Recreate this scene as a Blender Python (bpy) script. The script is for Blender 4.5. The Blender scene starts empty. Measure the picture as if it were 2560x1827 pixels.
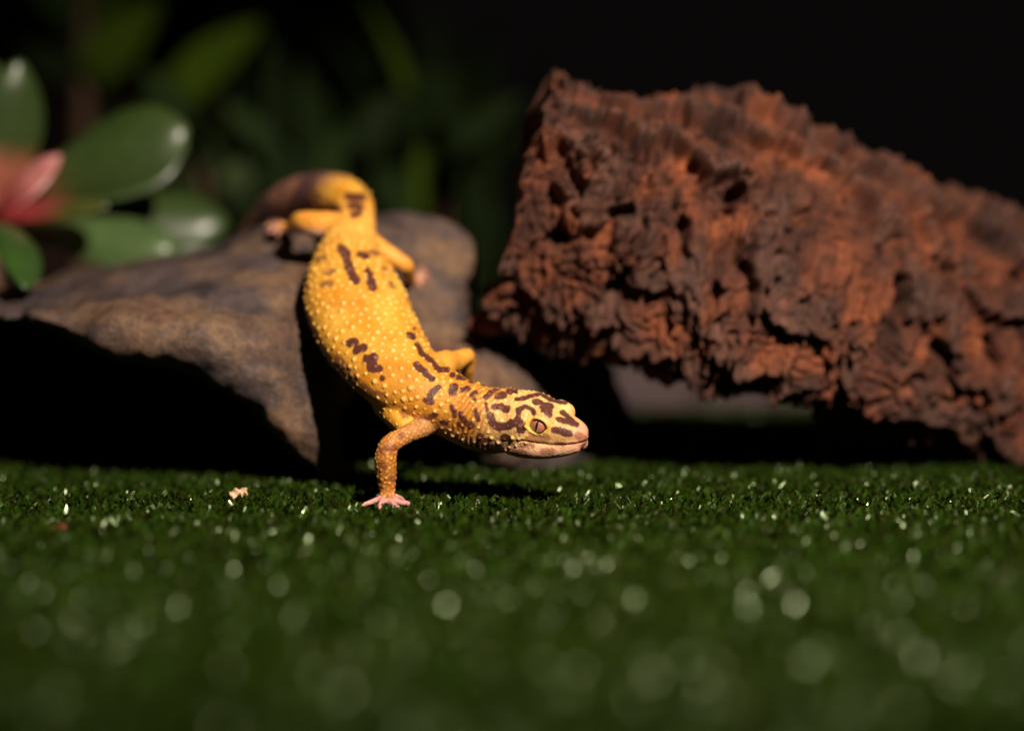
import bpy, bmesh, math, random
import numpy as np
from mathutils import Vector, Matrix, kdtree
from mathutils.geometry import delaunay_2d_cdt

random.seed(7)
rng = np.random.default_rng(11)
sc = bpy.context.scene
col = sc.collection
MM = 0.001

# ------------------------------------------------------------------ camera
FPX = 6044.0                       # focal length in photo pixels (85 mm on 36 mm, 2560 wide)
TH = math.atan(413.5 / FPX)        # looking slightly down
CAM = np.array([0.0, -0.594 * math.cos(TH), 0.075])
CF = np.array([0.0, math.cos(TH), -math.sin(TH)])
CR = np.array([1.0, 0.0, 0.0])
CU = np.array([0.0, math.sin(TH), math.cos(TH)])

def P(x, y, d):
    """photo pixel + distance (m) along the view axis -> world point"""
    return CAM + d * (CF + (x - 1280.0) / FPX * CR - (y - 913.5) / FPX * CU)

def proj(p):
    q = np.asarray(p) - CAM
    d = q @ CF
    return 1280.0 + FPX * (q @ CR) / d, 913.5 - FPX * (q @ CU) / d, d

def ground_d(y, z=0.0):
    return (CAM[2] - z) / (math.sin(TH) + (y - 913.5) / FPX * math.cos(TH))

cam = bpy.data.cameras.new('camera')
cam.lens = 85.0
cam.sensor_width = 36.0
cam.clip_start = 0.01
cam.clip_end = 20.0
cam.dof.use_dof = True
cam.dof.focus_distance = 0.594
cam.dof.aperture_fstop = 3.9
cam.dof.aperture_blades = 9
cam.dof.aperture_rotation = 0.3
camo = bpy.data.objects.new('camera', cam)
col.objects.link(camo)
camo.location = CAM
camo.rotation_euler = (math.pi / 2 - TH, 0, 0)
sc.camera = camo

# ------------------------------------------------------------------ light
world = bpy.data.worlds.new('World')
sc.world = world
world.use_nodes = True
world.node_tree.nodes['Background'].inputs['Color'].default_value = (0.9, 0.75, 0.7, 1)
world.node_tree.nodes['Background'].inputs['Strength'].default_value = 0.003

LDIR = np.array([0.31, -0.72, 0.615])
LDIR = LDIR / np.linalg.norm(LDIR)
LTGT = np.array([-0.016, -0.01, 0.025])
lamp = bpy.data.lights.new('spot_lamp', 'SPOT')
lamp.energy = 61.0
lamp.color = (1.0, 0.86, 0.72)
lamp.shadow_soft_size = 0.011
lamp.spot_size = math.radians(44)
lamp.spot_blend = 1.0
lampo = bpy.data.objects.new('spot_lamp', lamp)
col.objects.link(lampo)
lampo.location = LTGT + LDIR * 0.85
lampo.rotation_euler = Vector(-LDIR).to_track_quat('-Z', 'Y').to_euler()

sc.view_settings.view_transform = 'Standard'
sc.view_settings.look = 'None'
sc.view_settings.exposure = 0.0
sc.view_settings.gamma = 1.0
sc.cycles.use_denoising = True
sc.cycles.sample_clamp_indirect = 4.0
sc.cycles.max_bounces = 6

# ------------------------------------------------------------------ helpers
def lin(r, g, b):
    c = np.array([r, g, b], float) / 255.0
    return np.where(c <= 0.04045, c / 12.92, ((c + 0.055) / 1.055) ** 2.4)

def link(o, parent=None, label=None, cat=None, group=None, kind=None):
    col.objects.link(o)
    if parent is not None:
        o.parent = parent
    if label: o['label'] = label
    if cat: o['category'] = cat
    if group: o['group'] = group
    if kind: o['kind'] = kind
    return o

def empty(name, loc=(0, 0, 0), **kw):
    o = bpy.data.objects.new(name, None)
    o.empty_display_size = 0.01
    o.location = loc
    return link(o, **kw)

def make_mesh(name, V, Fc, smooth=True):
    me = bpy.data.meshes.new(name)
    me.from_pydata([tuple(v) for v in V], [], [tuple(int(i) for i in f) for f in Fc])
    if smooth:
        me.polygons.foreach_set('use_smooth', np.ones(len(me.polygons), bool))
    me.update()
    return me

def set_col(me, rgb, name='Col'):
    a = me.color_attributes.new(name, 'FLOAT_COLOR', 'POINT')
    buf = np.ones((len(me.vertices), 4), np.float32)
    buf[:, :3] = rgb
    a.data.foreach_set('color', buf.ravel())

def get_co(me):
    a = np.empty(len(me.vertices) * 3, np.float64)
    me.vertices.foreach_get('co', a)
    return a.reshape(-1, 3)

def set_co(me, co):
    me.vertices.foreach_set('co', np.ascontiguousarray(co, np.float32).ravel())
    me.update()

def get_no(me):
    a = np.empty(len(me.vertices) * 3, np.float32)
    me.vertices.foreach_get('normal', a)
    return a.reshape(-1, 3).astype(np.float64)

def get_edges(me):
    a = np.empty(len(me.edges) * 2, np.int32)
    me.edges.foreach_get('vertices', a)
    return a.reshape(-1, 2)

def laplace(co, E_, it, w=None, lam=0.5):
    n = len(co)
    i, j = E_[:, 0], E_[:, 1]
    deg = np.bincount(i, minlength=n) + np.bincount(j, minlength=n)
    deg = np.maximum(deg, 1)
    for _ in range(it):
        s = np.stack([np.bincount(i, co[j, k], n) + np.bincount(j, co[i, k], n) for k in range(3)], 1)
        d = s / deg[:, None] - co
        co = co + d * (lam if w is None else (lam * w)[:, None])
    return co

def voxel_union(V, Fc, vox):
    """closed overlapping shells -> one continuous surface"""
    me = make_mesh('tmp', V, Fc)
    o = bpy.data.objects.new('tmp', me)
    col.objects.link(o)
    m = o.modifiers.new('r', 'REMESH')
    m.mode = 'VOXEL'
    m.voxel_size = vox
    m.use_smooth_shade = True
    dg = bpy.context.evaluated_depsgraph_get()
    out = bpy.data.meshes.new_from_object(o.evaluated_get(dg))
    bpy.data.objects.remove(o)
    bpy.data.meshes.remove(me)
    return out

# ---- numpy noise
_perm = np.random.default_rng(3).permutation(512)
def _hash(ix, iy, iz):
    return _perm[(_perm[(_perm[ix & 511] + iy) & 511] + iz) & 511]
_g = np.random.default_rng(5).normal(size=(512, 3)); _g /= np.linalg.norm(_g, axis=1)[:, None]
_r3 = np.random.default_rng(6).random((512, 3))

def perlin(p):
    f0 = np.floor(p).astype(int)
    t = p - f0
    u = t * t * t * (t * (t * 6 - 15) + 10)
    out = 0
    for dx in (0, 1):
        for dy in (0, 1):
            for dz in (0, 1):
                h = _hash(f0[:, 0] + dx, f0[:, 1] + dy, f0[:, 2] + dz)
                v = (_g[h] * (t - np.array([dx, dy, dz]))).sum(1)
                wx = u[:, 0] if dx else 1 - u[:, 0]
                wy = u[:, 1] if dy else 1 - u[:, 1]
                wz = u[:, 2] if dz else 1 - u[:, 2]
                out = out + v * wx * wy * wz
    return out * 1.5

def fbm(p, octv=4, gain=0.5):
    a, s, o = 1.0, 0.0, 0
    for k in range(octv):
        o = o + a * perlin(p * (2.0 ** k) + 17.3 * k)
        a *= gain
    return o

def worley(p):
    f0 = np.floor(p).astype(int)
    d1 = np.full(len(p), 9.0); d2 = np.full(len(p), 9.0); cid = np.zeros(len(p), int)
    for dx in (-1, 0, 1):
        for dy in (-1, 0, 1):
            for dz in (-1, 0, 1):
                c = f0 + np.array([dx, dy, dz])
                h = _hash(c[:, 0], c[:, 1], c[:, 2])
                d = np.linalg.norm(c + _r3[h] - p, axis=1)
                near = d < d1
                d2 = np.where(near, d1, np.minimum(d2, d))
                cid = np.where(near, h, cid)
                d1 = np.where(near, d, d1)
    return d1, d2, cid

def smooth01(x, a, b):
    t = np.clip((x - a) / (b - a), 0, 1)
    return t * t * (3 - 2 * t)

def catmull(A, n):
    """A (k,m) -> (n,m) through the control rows"""
    A = np.asarray(A, float)
    k = len(A)
    X = np.vstack([2 * A[0] - A[1], A, 2 * A[-1] - A[-2]])
    t = np.linspace(0, k - 1, n)
    i = np.minimum(t.astype(int), k - 2)
    f = (t - i)[:, None]
    p0, p1, p2, p3 = X[i], X[i + 1], X[i + 2], X[i + 3]
    return 0.5 * (2 * p1 + (p2 - p0) * f + (2 * p0 - 5 * p1 + 4 * p2 - p3) * f ** 2 + (3 * p1 - p0 - 3 * p2 + p3) * f ** 3)

def frames(C, up):
    T = np.gradient(C, axis=0)
    T /= np.linalg.norm(T, axis=1)[:, None]
    U = up - (up * T).sum(1)[:, None] * T
    U /= np.maximum(np.linalg.norm(U, axis=1), 1e-9)[:, None]
    L = np.cross(U, T)
    return T, L, U

class Shell:
    def __init__(self):
        self.V = []; self.F = []; self.n = 0
    def add(self, V, Fc):
        self.V.append(np.asarray(V)); self.F += [tuple(i + self.n for i in f) for f in Fc]; self.n += len(V)
    def verts(self):
        return np.vstack(self.V)

def tube(sh, C, up, rl, ru, rd, ring=24, expo=2.0):
    T, L, U = frames(C, up)
    a = np.linspace(0, 2 * np.pi, ring, endpoint=False)
    ca, sa = np.cos(a), np.sin(a)
    e = 2.0 / expo
    x = np.sign(ca) * np.abs(ca) ** e
    y = np.sign(sa) * np.abs(sa) ** e
    ry = np.where(y[None, :] > 0, ru[:, None], rd[:, None])
    V = C[:, None, :] + L[:, None, :] * (x[None, :] * rl[:, None])[..., None] + U[:, None, :] * (y[None, :] * ry)[..., None]
    n = len(C)
    # rounded end caps
    cap0 = C[0] - T[0] * min(rl[0], ru[0]) * 0.6
    cap1 = C[-1] + T[-1] * min(rl[-1], ru[-1]) * 0.6
    Vv = np.vstack([V.reshape(-1, 3), cap0, cap1])
    Fc = []
    for i in range(n - 1):
        for j in range(ring):
            k = (j + 1) % ring
            Fc.append((i * ring + j, i * ring + k, (i + 1) * ring + k, (i + 1) * ring + j))
    for j in range(ring):
        k = (j + 1) % ring
        Fc.append((n * ring, k, j))
        Fc.append((n * ring + 1, (n - 1) * ring + j, (n - 1) * ring + k))
    sh.add(Vv, Fc)

def ellipsoid(sh, c, axes, rad, nu=20, nv=14):
    V = []; Fc = []
    for i in range(nv + 1):
        ph = math.pi * i / nv
        for j in range(nu):
            th = 2 * math.pi * j / nu
            V.append(c + axes[:, 0] * rad[0] * math.sin(ph) * math.cos(th) + axes[:, 1] * rad[1] * math.sin(ph) * math.sin(th) + axes[:, 2] * rad[2] * math.cos(ph))
    for i in range(nv):
        for j in range(nu):
            k = (j + 1) % nu
            Fc.append((i * nu + j, i * nu + k, (i + 1) * nu + k, (i + 1) * nu + j))
    sh.add(np.array(V), Fc)

# ---- node materials
def mat(name):
    m = bpy.data.materials.new(name)
    m.use_nodes = True
    nt = m.node_tree
    return m, nt, nt.nodes['Principled BSDF']

def nd(nt, t, **kw):
    n = nt.nodes.new(t)
    for k, v in kw.items():
        setattr(n, k, v)
    return n

def noise_node(nt, scale, detail=4, rough=0.6, coord='Object'):
    tc = nd(nt, 'ShaderNodeTexCoord')
    n = nd(nt, 'ShaderNodeTexNoise')
    n.inputs['Scale'].default_value = scale
    n.inputs['Detail'].default_value = detail
    n.inputs['Roughness'].default_value = rough
    nt.links.new(tc.outputs[coord], n.inputs['Vector'])
    return n

def ramp(nt, fac, stops):
    r = nd(nt, 'ShaderNodeValToRGB')
    while len(r.color_ramp.elements) < len(stops):
        r.color_ramp.elements.new(0.5)
    for e, (p, c) in zip(r.color_ramp.elements, stops):
        e.position = p
        e.color = (*c, 1)
    nt.links.new(fac, r.inputs['Fac'])
    return r

def mix(nt, fac, a, b, blend='MIX'):
    m = nd(nt, 'ShaderNodeMix', data_type='RGBA', blend_type=blend)
    for k, v in ((0, fac), (6, a), (7, b)):
        if hasattr(v, 'is_linked') or hasattr(v, 'links'):
            nt.links.new(v, m.inputs[k])
        else:
            m.inputs[k].default_value = v if k == 0 else (*v, 1)
    return m.outputs[2]

def bump(nt, bsdf, h, strength, dist):
    b = nd(nt, 'ShaderNodeBump')
    b.inputs['Strength'].default_value = strength
    b.inputs['Distance'].default_value = dist
    nt.links.new(h, b.inputs['Height'])
    nt.links.new(b.outputs['Normal'], bsdf.inputs['Normal'])
    return b

# ================================================================== ground
m_ground, nt, bs = mat('turf_backing')
n = noise_node(nt, 90)
r = ramp(nt, n.outputs['Fac'], [(0.3, lin(20, 28, 8)), (0.7, lin(38, 50, 14))])
nt.links.new(r.outputs['Color'], bs.inputs['Base Color'])
bs.inputs['Roughness'].default_value = 0.9
ZG = -0.0045
gm = make_mesh('ground', [(-1.6, -0.62, ZG), (1.6, -0.62, ZG), (1.6, 2.2, ZG), (-1.6, 2.2, ZG)], [(0, 1, 2, 3)], False)
gm.materials.append(m_ground)
g = link(bpy.data.objects.new('ground', gm), kind='structure')

# artificial turf : flat cut plastic blades in tufts
m_turf, nt, bs = mat('turf_blade')
at = nd(nt, 'ShaderNodeAttribute', attribute_name='Col')
nt.links.new(at.outputs['Color'], bs.inputs['Base Color'])
n1 = noise_node(nt, 700, 2)
mr = nd(nt, 'ShaderNodeMapRange')
mr.inputs['From Min'].default_value = 0.35; mr.inputs['From Max'].default_value = 0.65
mr.inputs['To Min'].default_value = 0.14; mr.inputs['To Max'].default_value = 0.42
nt.links.new(n1.outputs['Fac'], mr.inputs['Value'])
nt.links.new(mr.outputs['Result'], bs.inputs['Roughness'])
bs.inputs['Specular IOR Level'].default_value = 0.36
bs.inputs['Specular Tint'].default_value = (0.80, 1.0, 0.60, 1)

def make_turf():
    y0, y1 = -0.32, 0.27
    pts = []
    n_t = 50000
    yy = rng.uniform(y0, y1, n_t * 2)
    half = 0.095 + 0.215 * (yy + 0.594)
    xx = rng.uniform(-1, 1, n_t * 2) * 0.26
    k = np.abs(xx) < half
    xx, yy = xx[k], yy[k]
    # every tuft: 3-4 blades
    reps = 3
    x = np.repeat(xx, reps) + rng.normal(0, 0.0007, len(xx) * reps)
    y = np.repeat(yy, reps) + rng.normal(0, 0.0007, len(xx) * reps)
    N = len(x)
    z0 = np.full(N, ZG)
    swell = perlin(np.stack([x * 14, y * 14, x * 0 + 2.5], 1)) * 0.0012
    ln = rng.uniform(0.0038, 0.0064, N) + swell
    az = rng.uniform(0, 2 * np.pi, N)
    wd = rng.uniform(0.00042, 0.00062, N)
    # lean : shared nap direction plus scatter
    lx = 0.14 + rng.normal(0, 0.30, N); ly = -0.05 + rng.normal(0, 0.30, N)
    # pressed down under the foot
    fx, fy = -0.031, -0.002
    near = np.exp(-(((x - fx) / 0.006) ** 2 + ((y - fy) / 0.004) ** 2))
    ln = ln * (1 - 0.42 * near)
    wx, wy = np.cos(az) * wd, np.sin(az) * wd
    base = np.stack([x, y, z0], 1)
    lean = np.stack([lx, ly, np.ones(N)], 1)
    mid = base + lean * (ln * 0.55)[:, None]
    lean2 = np.stack([lx * 1.9, ly * 1.9, np.ones(N) * 0.92], 1)
    tip = mid + lean2 * (ln * 0.45)[:, None]
    W = np.stack([wx, wy, np.zeros(N)], 1)
    slant = rng.normal(0, 0.0004, N)
    Z = np.array([0, 0, 1.0])
    Nb = np.stack([-wy, wx, np.zeros(N)], 1) * np.where(rng.random(N) < 0.15, 0.03, 0.30)[:, None]
    V = np.stack([base - W, base + Nb, base + W, mid - W, mid + Nb, mid + W, tip - W * 0.8 - Z * slant[:, None], tip + Nb, tip + W * 0.8 + Z * slant[:, None]], 1).reshape(-1, 3)
    idx = (np.arange(N) * 9)[:, None]
    Fq = np.concatenate([idx + np.array(k) for k in ([0, 1, 4, 3], [1, 2, 5, 4], [3, 4, 7, 6], [4, 5, 8, 7])], 1).reshape(-1, 4)
    me = bpy.data.meshes.new('artificial_grass')
    me.vertices.add(len(V)); me.vertices.foreach_set('co', V.astype(np.float32).ravel())
    me.loops.add(len(Fq) * 4); me.loops.foreach_set('vertex_index', Fq.astype(np.int32).ravel())
    me.polygons.add(len(Fq))
    me.polygons.foreach_set('loop_start', np.arange(0, len(Fq) * 4, 4, dtype=np.int32))
    me.polygons.foreach_set('use_smooth', np.ones(len(Fq), bool))
    me.update(calc_edges=True)
    c1, c2, c3 = lin(25, 44, 8), lin(44, 64, 11), lin(38, 43, 10)
    t = rng.random(N)[:, None]; s = (rng.random(N) < 0.25)[:, None]
    c = c1 + (c2 - c1) * t
    c = np.where(s, c3, c)
    set_col(me, np.repeat(c, 9, axis=0))
    me.materials.append(m_turf)
    return me
turf = link(bpy.data.objects.new('artificial_grass', make_turf()), label='short dark green artificial grass covering the ground', cat='grass', kind='stuff')

# ================================================================== rock
def rbf_fit(XY, val):
    XY = np.asarray(XY, float) / 500.0
    def phi(r):
        return np.where(r > 1e-9, r * r * np.log(np.maximum(r, 1e-9)), 0)
    n = len(XY)
    K = phi(np.linalg.norm(XY[:, None] - XY[None], axis=2)) + np.eye(n) * 0.002
    Pm = np.hstack([np.ones((n, 1)), XY])
    A = np.block([[K, Pm], [Pm.T, np.zeros((3, 3))]])
    w = np.linalg.solve(A, np.concatenate([val, np.zeros(3)]))
    def f(q):
        q = np.asarray(q, float) / 500.0
        return phi(np.linalg.norm(q[:, None] - XY[None], axis=2)) @ w[:n] + w[n] + q @ w[n + 1:]
    return f

def poly_dist(q, poly):
    best = np.full(len(q), 1e9)
    n = len(poly)
    for i in range(n):
        a, b = poly[i], poly[(i + 1) % n]
        ab = b - a
        t = np.clip(((q - a) @ ab) / (ab @ ab), 0, 1)
        best = np.minimum(best, np.linalg.norm(q - a - t[:, None] * ab, axis=1))
    return best

def in_poly(q, poly):
    ins = np.zeros(len(q), bool)
    n = len(poly)
    for i in range(n):
        a, b = poly[i], poly[(i + 1) % n]
        c = (a[1] > q[:, 1]) != (b[1] > q[:, 1])
        with np.errstate(divide='ignore', invalid='ignore'):
            xi = (b[0] - a[0]) * (q[:, 1] - a[1]) / (b[1] - a[1]) + a[0]
        ins ^= c & (q[:, 0] < xi)
    return ins

ROCK_OUT = [(-420, 770, .715), (-150, 752, .705), (0, 732, .700), (70, 712, .70), (180, 672, .705), (380, 645, .705), (540, 612, .70), (630, 572, .695), (730, 550, .69),
            (850, 528, .688), (960, 524, .692), (1080, 535, .694), (1160, 573, .692), (1200, 630, .688), (1193, 720, .684), (1195, 790, .680), (1230, 850, .672),
            (1300, 890, .675), (1400, 945, .686), (1465, 1010, .696), (1510, 1080, .703), (1535, 1150, .700),
            (1400, 1184, .672), (1230, 1190, .667), (1192, 1150, .663), (1140, 1070, .658), (1050, 1010, .650), (960, 985, .643), (880, 985, .638), (842, 1030, .632), (852, 1120, .632), (876, 1222, .634), (836, 1222, .633),
            (800, 1200, .632), (745, 1147, .630), (688, 1084, .629), (632, 1010, .630), (560, 955, .628), (450, 905, .627), (290, 878, .628), (170, 826, .632), (70, 790, .642), (-100, 800, .655), (-420, 860, .67)]
ROCK_IN = [(890, 600, .669), (893, 742, .653), (925, 838, .642), (955, 940, .642), (800, 950, .627), (790, 1080, .628),
           (300, 760, .636), (500, 800, .626), (640, 850, .627), (740, 900, .629), (600, 700, .655), (300, 700, .675), (750, 650, .664), (740, 780, .636),
           (1050, 640, .682), (1100, 750, .673), (1080, 850, .662), (1180, 950, .652), (1300, 1020, .662), (1260, 1100, .660), (1400, 1080, .678), (100, 750, .668)]

def make_rock():
    rb = rbf_fit([(a, b) for a, b, c in ROCK_OUT + ROCK_IN], np.array([c for a, b, c in ROCK_OUT + ROCK_IN]))
    poly0 = np.array([(a, b) for a, b, c in ROCK_OUT], float)
    poly = np.vstack([poly0[i] + (poly0[(i + 1) % len(poly0)] - poly0[i]) * t for i in range(len(poly0)) for t in (0, 0.5)])
    gx, gy = np.meshgrid(np.arange(-410, 1540, 18.0), np.arange(515, 1210, 18.0))
    q = np.stack([gx.ravel(), gy.ravel()], 1)
    q = q[in_poly(q, poly) & (poly_dist(q, poly) > 9)]
    nb = len(poly)
    allp = np.vstack([poly, q])
    vv, ee, ff, _, _, _ = delaunay_2d_cdt([Vector(p) for p in allp], [(i, (i + 1) % nb) for i in range(nb)], [], 1, 1e-6)
    vv = np.array([tuple(v) for v in vv])
    dist = poly_dist(vv, poly)
    dist[dist < 1e-3] = 0
    d = rb(vv)
    rnd = 55.0
    e = np.sqrt(np.clip(1 - (1 - np.clip(dist / rnd, 0, 1)) ** 2, 0, 1))
    front = np.array([P(x, y, dd) for (x, y), dd in zip(vv, d + 0.004 * (1 - e))])
    thick = np.interp(vv[:, 0], [-400, 700, 1000, 1500], [0.11, 0.11, 0.07, 0.04])
    back = np.array([P(x, y, dd) for (x, y), dd in zip(vv, d + 0.0045 + thick * e)])
    back[:, 2] -= 0.006 * e
    # the foot of the slab sinks a little into the turf
    sh = Shell()
    cent = lambda f: vv[list(f)].mean(0)
    n = len(vv)
    V = np.vstack([front, back])
    V[:, 2] = np.maximum(V[:, 2], -0.004)
    bnd = dist == 0
    Fc = []
    for f in ff:
        if not in_poly(cent(f)[None], poly)[0]:
            continue
        Fc.append(tuple(f)); Fc.append(tuple((i if bnd[i] else i + n) for i in reversed(f)))
    # rear wall added to close the hollow under the slab and keep it dark
    sh.add(V, Fc)
    Cw = np.array([P(x, 1000, d_) for x, d_ in ((-460, .79), (-100, .80), (300, .79), (650, .775), (950, .755), (1250, .74), (1480, .74))])
    Cw[:, 2] = 0.008
    Cw = catmull(Cw, 40)
    hw_ = np.interp(np.linspace(0, 1, 40), [0, .15, .5, 1], [.020, .028, .040, .030])
    tube(sh, Cw, np.tile([0, 0, 1.0], (40, 1)), np.full(40, 0.022), hw_, np.full(40, 0.013), 24)
    me = voxel_union(sh.verts(), sh.F, 0.0014)
    co = laplace(get_co(me), get_edges(me), 6)
    set_co(me, co)
    no = get_no(me)
    p = co * 1000
    dsp = 2.2 * fbm(p / 26, 3) + 0.9 * perlin(p / 7) + 0.45 * perlin(p / 3.0)
    w1, w2, _ = worley(p / 11 + 0.3 * np.stack([perlin(p / 9), perlin(p / 9 + 40), perlin(p / 9 + 80)], 1))
    dsp += 0.3 * smooth01(w2 - w1, 0, 0.35) - 0.2
    set_co(me, co + no * (dsp * MM)[:, None])
    return me
m_rock, nt, bs = mat('rock')
n1 = noise_node(nt, 28, 5, 0.62)
n2 = noise_node(nt, 420, 5, 0.7)
n3 = noise_node(nt, 45, 3, 0.5)
r1 = ramp(nt, n1.outputs['Fac'], [(0.33, lin(66, 57, 64)), (0.46, lin(94, 80, 78)), (0.56, lin(128, 102, 78)), (0.70, lin(122, 82, 68))])
r2 = ramp(nt, n2.outputs['Fac'], [(0.3, (0.45, 0.45, 0.47)), (0.62, (1.15, 1.1, 1.05))])
c = mix(nt, 1.0, r1.outputs['Color'], r2.outputs['Color'], 'MULTIPLY')
r3 = ramp(nt, n3.outputs['Fac'], [(0.40, (0.40, 0.38, 0.44)), (0.52, (1, 1, 1))])
c = mix(nt, 0.85, c, r3.outputs['Color'], 'MULTIPLY')
nt.links.new(c, bs.inputs['Base Color'])
bs.inputs['Roughness'].default_value = 0.62
n4 = noise_node(nt, 1500, 3, 0.7)
r4 = ramp(nt, n4.outputs['Fac'], [(0.38, (0.6, 0.6, 0.62)), (0.62, (1.35, 1.3, 1.25))])
c = mix(nt, 1.0, c, r4.outputs['Color'], 'MULTIPLY')
nt.links.new(c, bs.inputs['Base Color'])
ad = nd(nt, 'ShaderNodeMath', operation='ADD')
nt.links.new(n2.outputs['Fac'], ad.inputs[0]); nt.links.new(n4.outputs['Fac'], ad.inputs[1])
bump(nt, bs, ad.outputs[0], 0.9, 0.0008)
rm = make_rock()
rm.materials.append(m_rock)
rock = link(bpy.data.objects.new('rock', rm), label='large arched grey brown rock slab under the gecko, hollow on its left', cat='rock')

# boulder beyond the bark
m_boulder, nt, bs = mat('boulder')
n1 = noise_node(nt, 40, 4)
r1 = ramp(nt, n1.outputs['Fac'], [(0.35, lin(78, 62, 70)), (0.65, lin(102, 84, 82))])
nt.links.new(r1.outputs['Color'], bs.inputs['Base Color'])
bs.inputs['Roughness'].default_value = 0.8
sh = Shell()
bc = P(1960, 1010, 0.93); bc[2] = 0.012
ellipsoid(sh, bc, np.eye(3), (0.10, 0.05, 0.05), 96, 60)
bm_ = make_mesh('boulder', sh.verts(), sh.F)
co = get_co(bm_); no = get_no(bm_)
set_co(bm_, co + no * ((4 * fbm(co * 1000 / 30, 3)) * MM)[:, None])
bm_.materials.append(m_boulder)
link(bpy.data.objects.new('boulder', bm_), label='low smooth purplish grey boulder seen under the raised bark log', cat='rock')

# ================================================================== cork bark log
def make_log():
    # (px, py, d of axis, half height mm, half depth mm)
    ctrl = [(1290, 518, .690, 35, 27), (1400, 528, .690, 35, 28), (1560, 566, .692, 35, 29), (1720, 582, .695, 41, 29), (1880, 622, .698, 38.5, 29),
            (2080, 696, .706, 35, 29), (2250, 764, .714, 35, 29), (2400, 806, .722, 35.5, 29), (2560, 860, .731, 35.5, 29), (2800, 930, .748, 35, 28), (3050, 985, .765, 33, 27)]
    A = np.array([[*P(a, b, c - 0.022), h * MM * 0.98, w * MM] for a, b, c, h, w in ctrl])
    nu, nv = 470, 440
    S = catmull(A, nu)
    C = S[:, :3]
    up = np.tile(np.array([0.0, -0.10, 1.0]), (nu, 1))
    T, L, U = frames(C, up)
    arc = np.concatenate([[0], np.cumsum(np.linalg.norm(np.diff(C, axis=0), axis=1))])
    ang = np.linspace(0, 2 * np.pi, nv, endpoint=False)
    su = np.repeat(arc, nv) * 1000
    av = np.tile(ang, nu)
    ring = 2 * np.pi * 30
    cv = np.cos(av); sv = np.sin(av)
    # cylindrical noise coordinates in mm : (along, around as circle)
    q = np.stack([su, 30 * cv, 30 * sv], 1)
    wob = fbm(q / 22, 3)
    # ridges run along the log
    qc = np.stack([su / 2.3, 30 * cv / 12, 30 * sv / 12], 1)
    ph = av * 9 / (2 * np.pi) - 0.026 * su + 0.95 * perlin(q / 30) + 0.34 * perlin(q / 10) + 0.16 * perlin(qc)
    f_ = ph - np.floor(ph)
    rid2 = f_ * smooth01(1 - f_, 0, 0.16)
    ramp_ = 4.4 + 6.0 * smooth01(perlin(q / 28 + 12), -0.3, 0.4)
    fis = 1 - smooth01(np.abs(perlin(np.stack([su / 3.4, 30 * cv / 12, 30 * sv / 12], 1) + 0.35 * perlin(q / 6)[:, None] + 20)), 0, 0.13)
    # short columns across the ridges
    qa = q.copy(); qa[:, 0] /= 2.1; qa[:, 1:] /= 9.0
    colm = perlin(qa + 0.8 * perlin(q / 5)[:, None])
    w1, w2, cid = worley(np.stack([su / 5.0, q[:, 1] / 4.2, q[:, 2] / 4.2], 1) + 0.35 * np.stack([perlin(q / 4), perlin(q / 4 + 31), perlin(q / 4 + 77)], 1))
    crack = smooth01(w2 - w1, 0.0, 0.28)
    cell = (cid / 511.0 - 0.5)
    w3, w4, cid2 = worley(q / 2.1)
    fine = smooth01(w4 - w3, 0, 0.3)
    pit = smooth01(fbm(q / 8 + 50, 2), 0.38, 0.62)
    sti = perlin(np.stack([su / 8.0, 30 * cv / 1.3, 30 * sv / 1.3], 1) + 0.5 * perlin(q / 7)[:, None])
    dsp = 1.7 * wob + 0.8 * sti + ramp_ * (rid2 - 0.4) + 1.6 * colm - 3.4 * fis * (0.3 + rid2) + 0.7 * (crack - 0.75) + 0.7 * cell * crack + 0.35 * (fine - 0.6) + 0.45 * perlin(q / 1.6) + 0.8 * perlin(q / 4.5) - 9.0 * pit
    r_ = 1.0
    e = 2 / 2.4
    cx = np.sign(cv) * np.abs(cv) ** e; sx = np.sign(sv) * np.abs(sv) ** e
    hh = np.repeat(S[:, 3], nv); ww = np.repeat(S[:, 4], nv)
    # broken ragged left end
    rag = perlin(np.stack([20 * cv / 6, 20 * sv / 6, cv * 0], 1)) * 5 + 7 * sv
    pos = np.repeat(C, nv, 0) + np.repeat(L, nv, 0) * (cx * (ww + dsp * MM))[:, None] + np.repeat(U, nv, 0) * (sx * (hh + dsp * MM))[:, None]
    pos[:, 1] += (sv * 0.013 - 0.008) * smooth01(su, 5, 70)          # the piece leans back : lower edge nearest
    fade = np.exp(-su / 9.0)
    pos += np.repeat(T, nv, 0) * (rag * fade * MM + perlin(q / 3) * 1.2 * MM)[:, None]
    V = [pos]
    Fc = []
    idx = np.arange(nu * nv).reshape(nu, nv)
    a = idx[:-1]; b = idx[1:]
    quad = np.stack([a, np.roll(a, -1, 1), np.roll(b, -1, 1), b], -1).reshape(-1, 4)
    # inner wall (hollow cork tube) : coarse
    iu = np.linspace(0, nu - 1, 40).astype(int); iv = np.arange(0, nv, 4)
    wall = 0.010
    inn = []
    for u in iu:
        th = ang[iv]
        c_, s_ = np.cos(th), np.sin(th)
        inn.append(C[u] + L[u] * (np.sign(c_) * np.abs(c_) ** e * (S[u, 4] - wall))[:, None] + U[u] * (np.sign(s_) * np.abs(s_) ** e * (S[u, 3] - wall))[:, None])
    inn = np.array(inn)
    nin = inn.reshape(-1, 3)
    base = nu * nv
    ii = (np.arange(len(nin)) + base).reshape(len(iu), len(iv))
    a2 = ii[:-1]; b2 = ii[1:]
    quad2 = np.stack([a2, b2, np.roll(b2, -1, 1), np.roll(a2, -1, 1)], -1).reshape(-1, 4)
    # end rims
    rims = []
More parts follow.
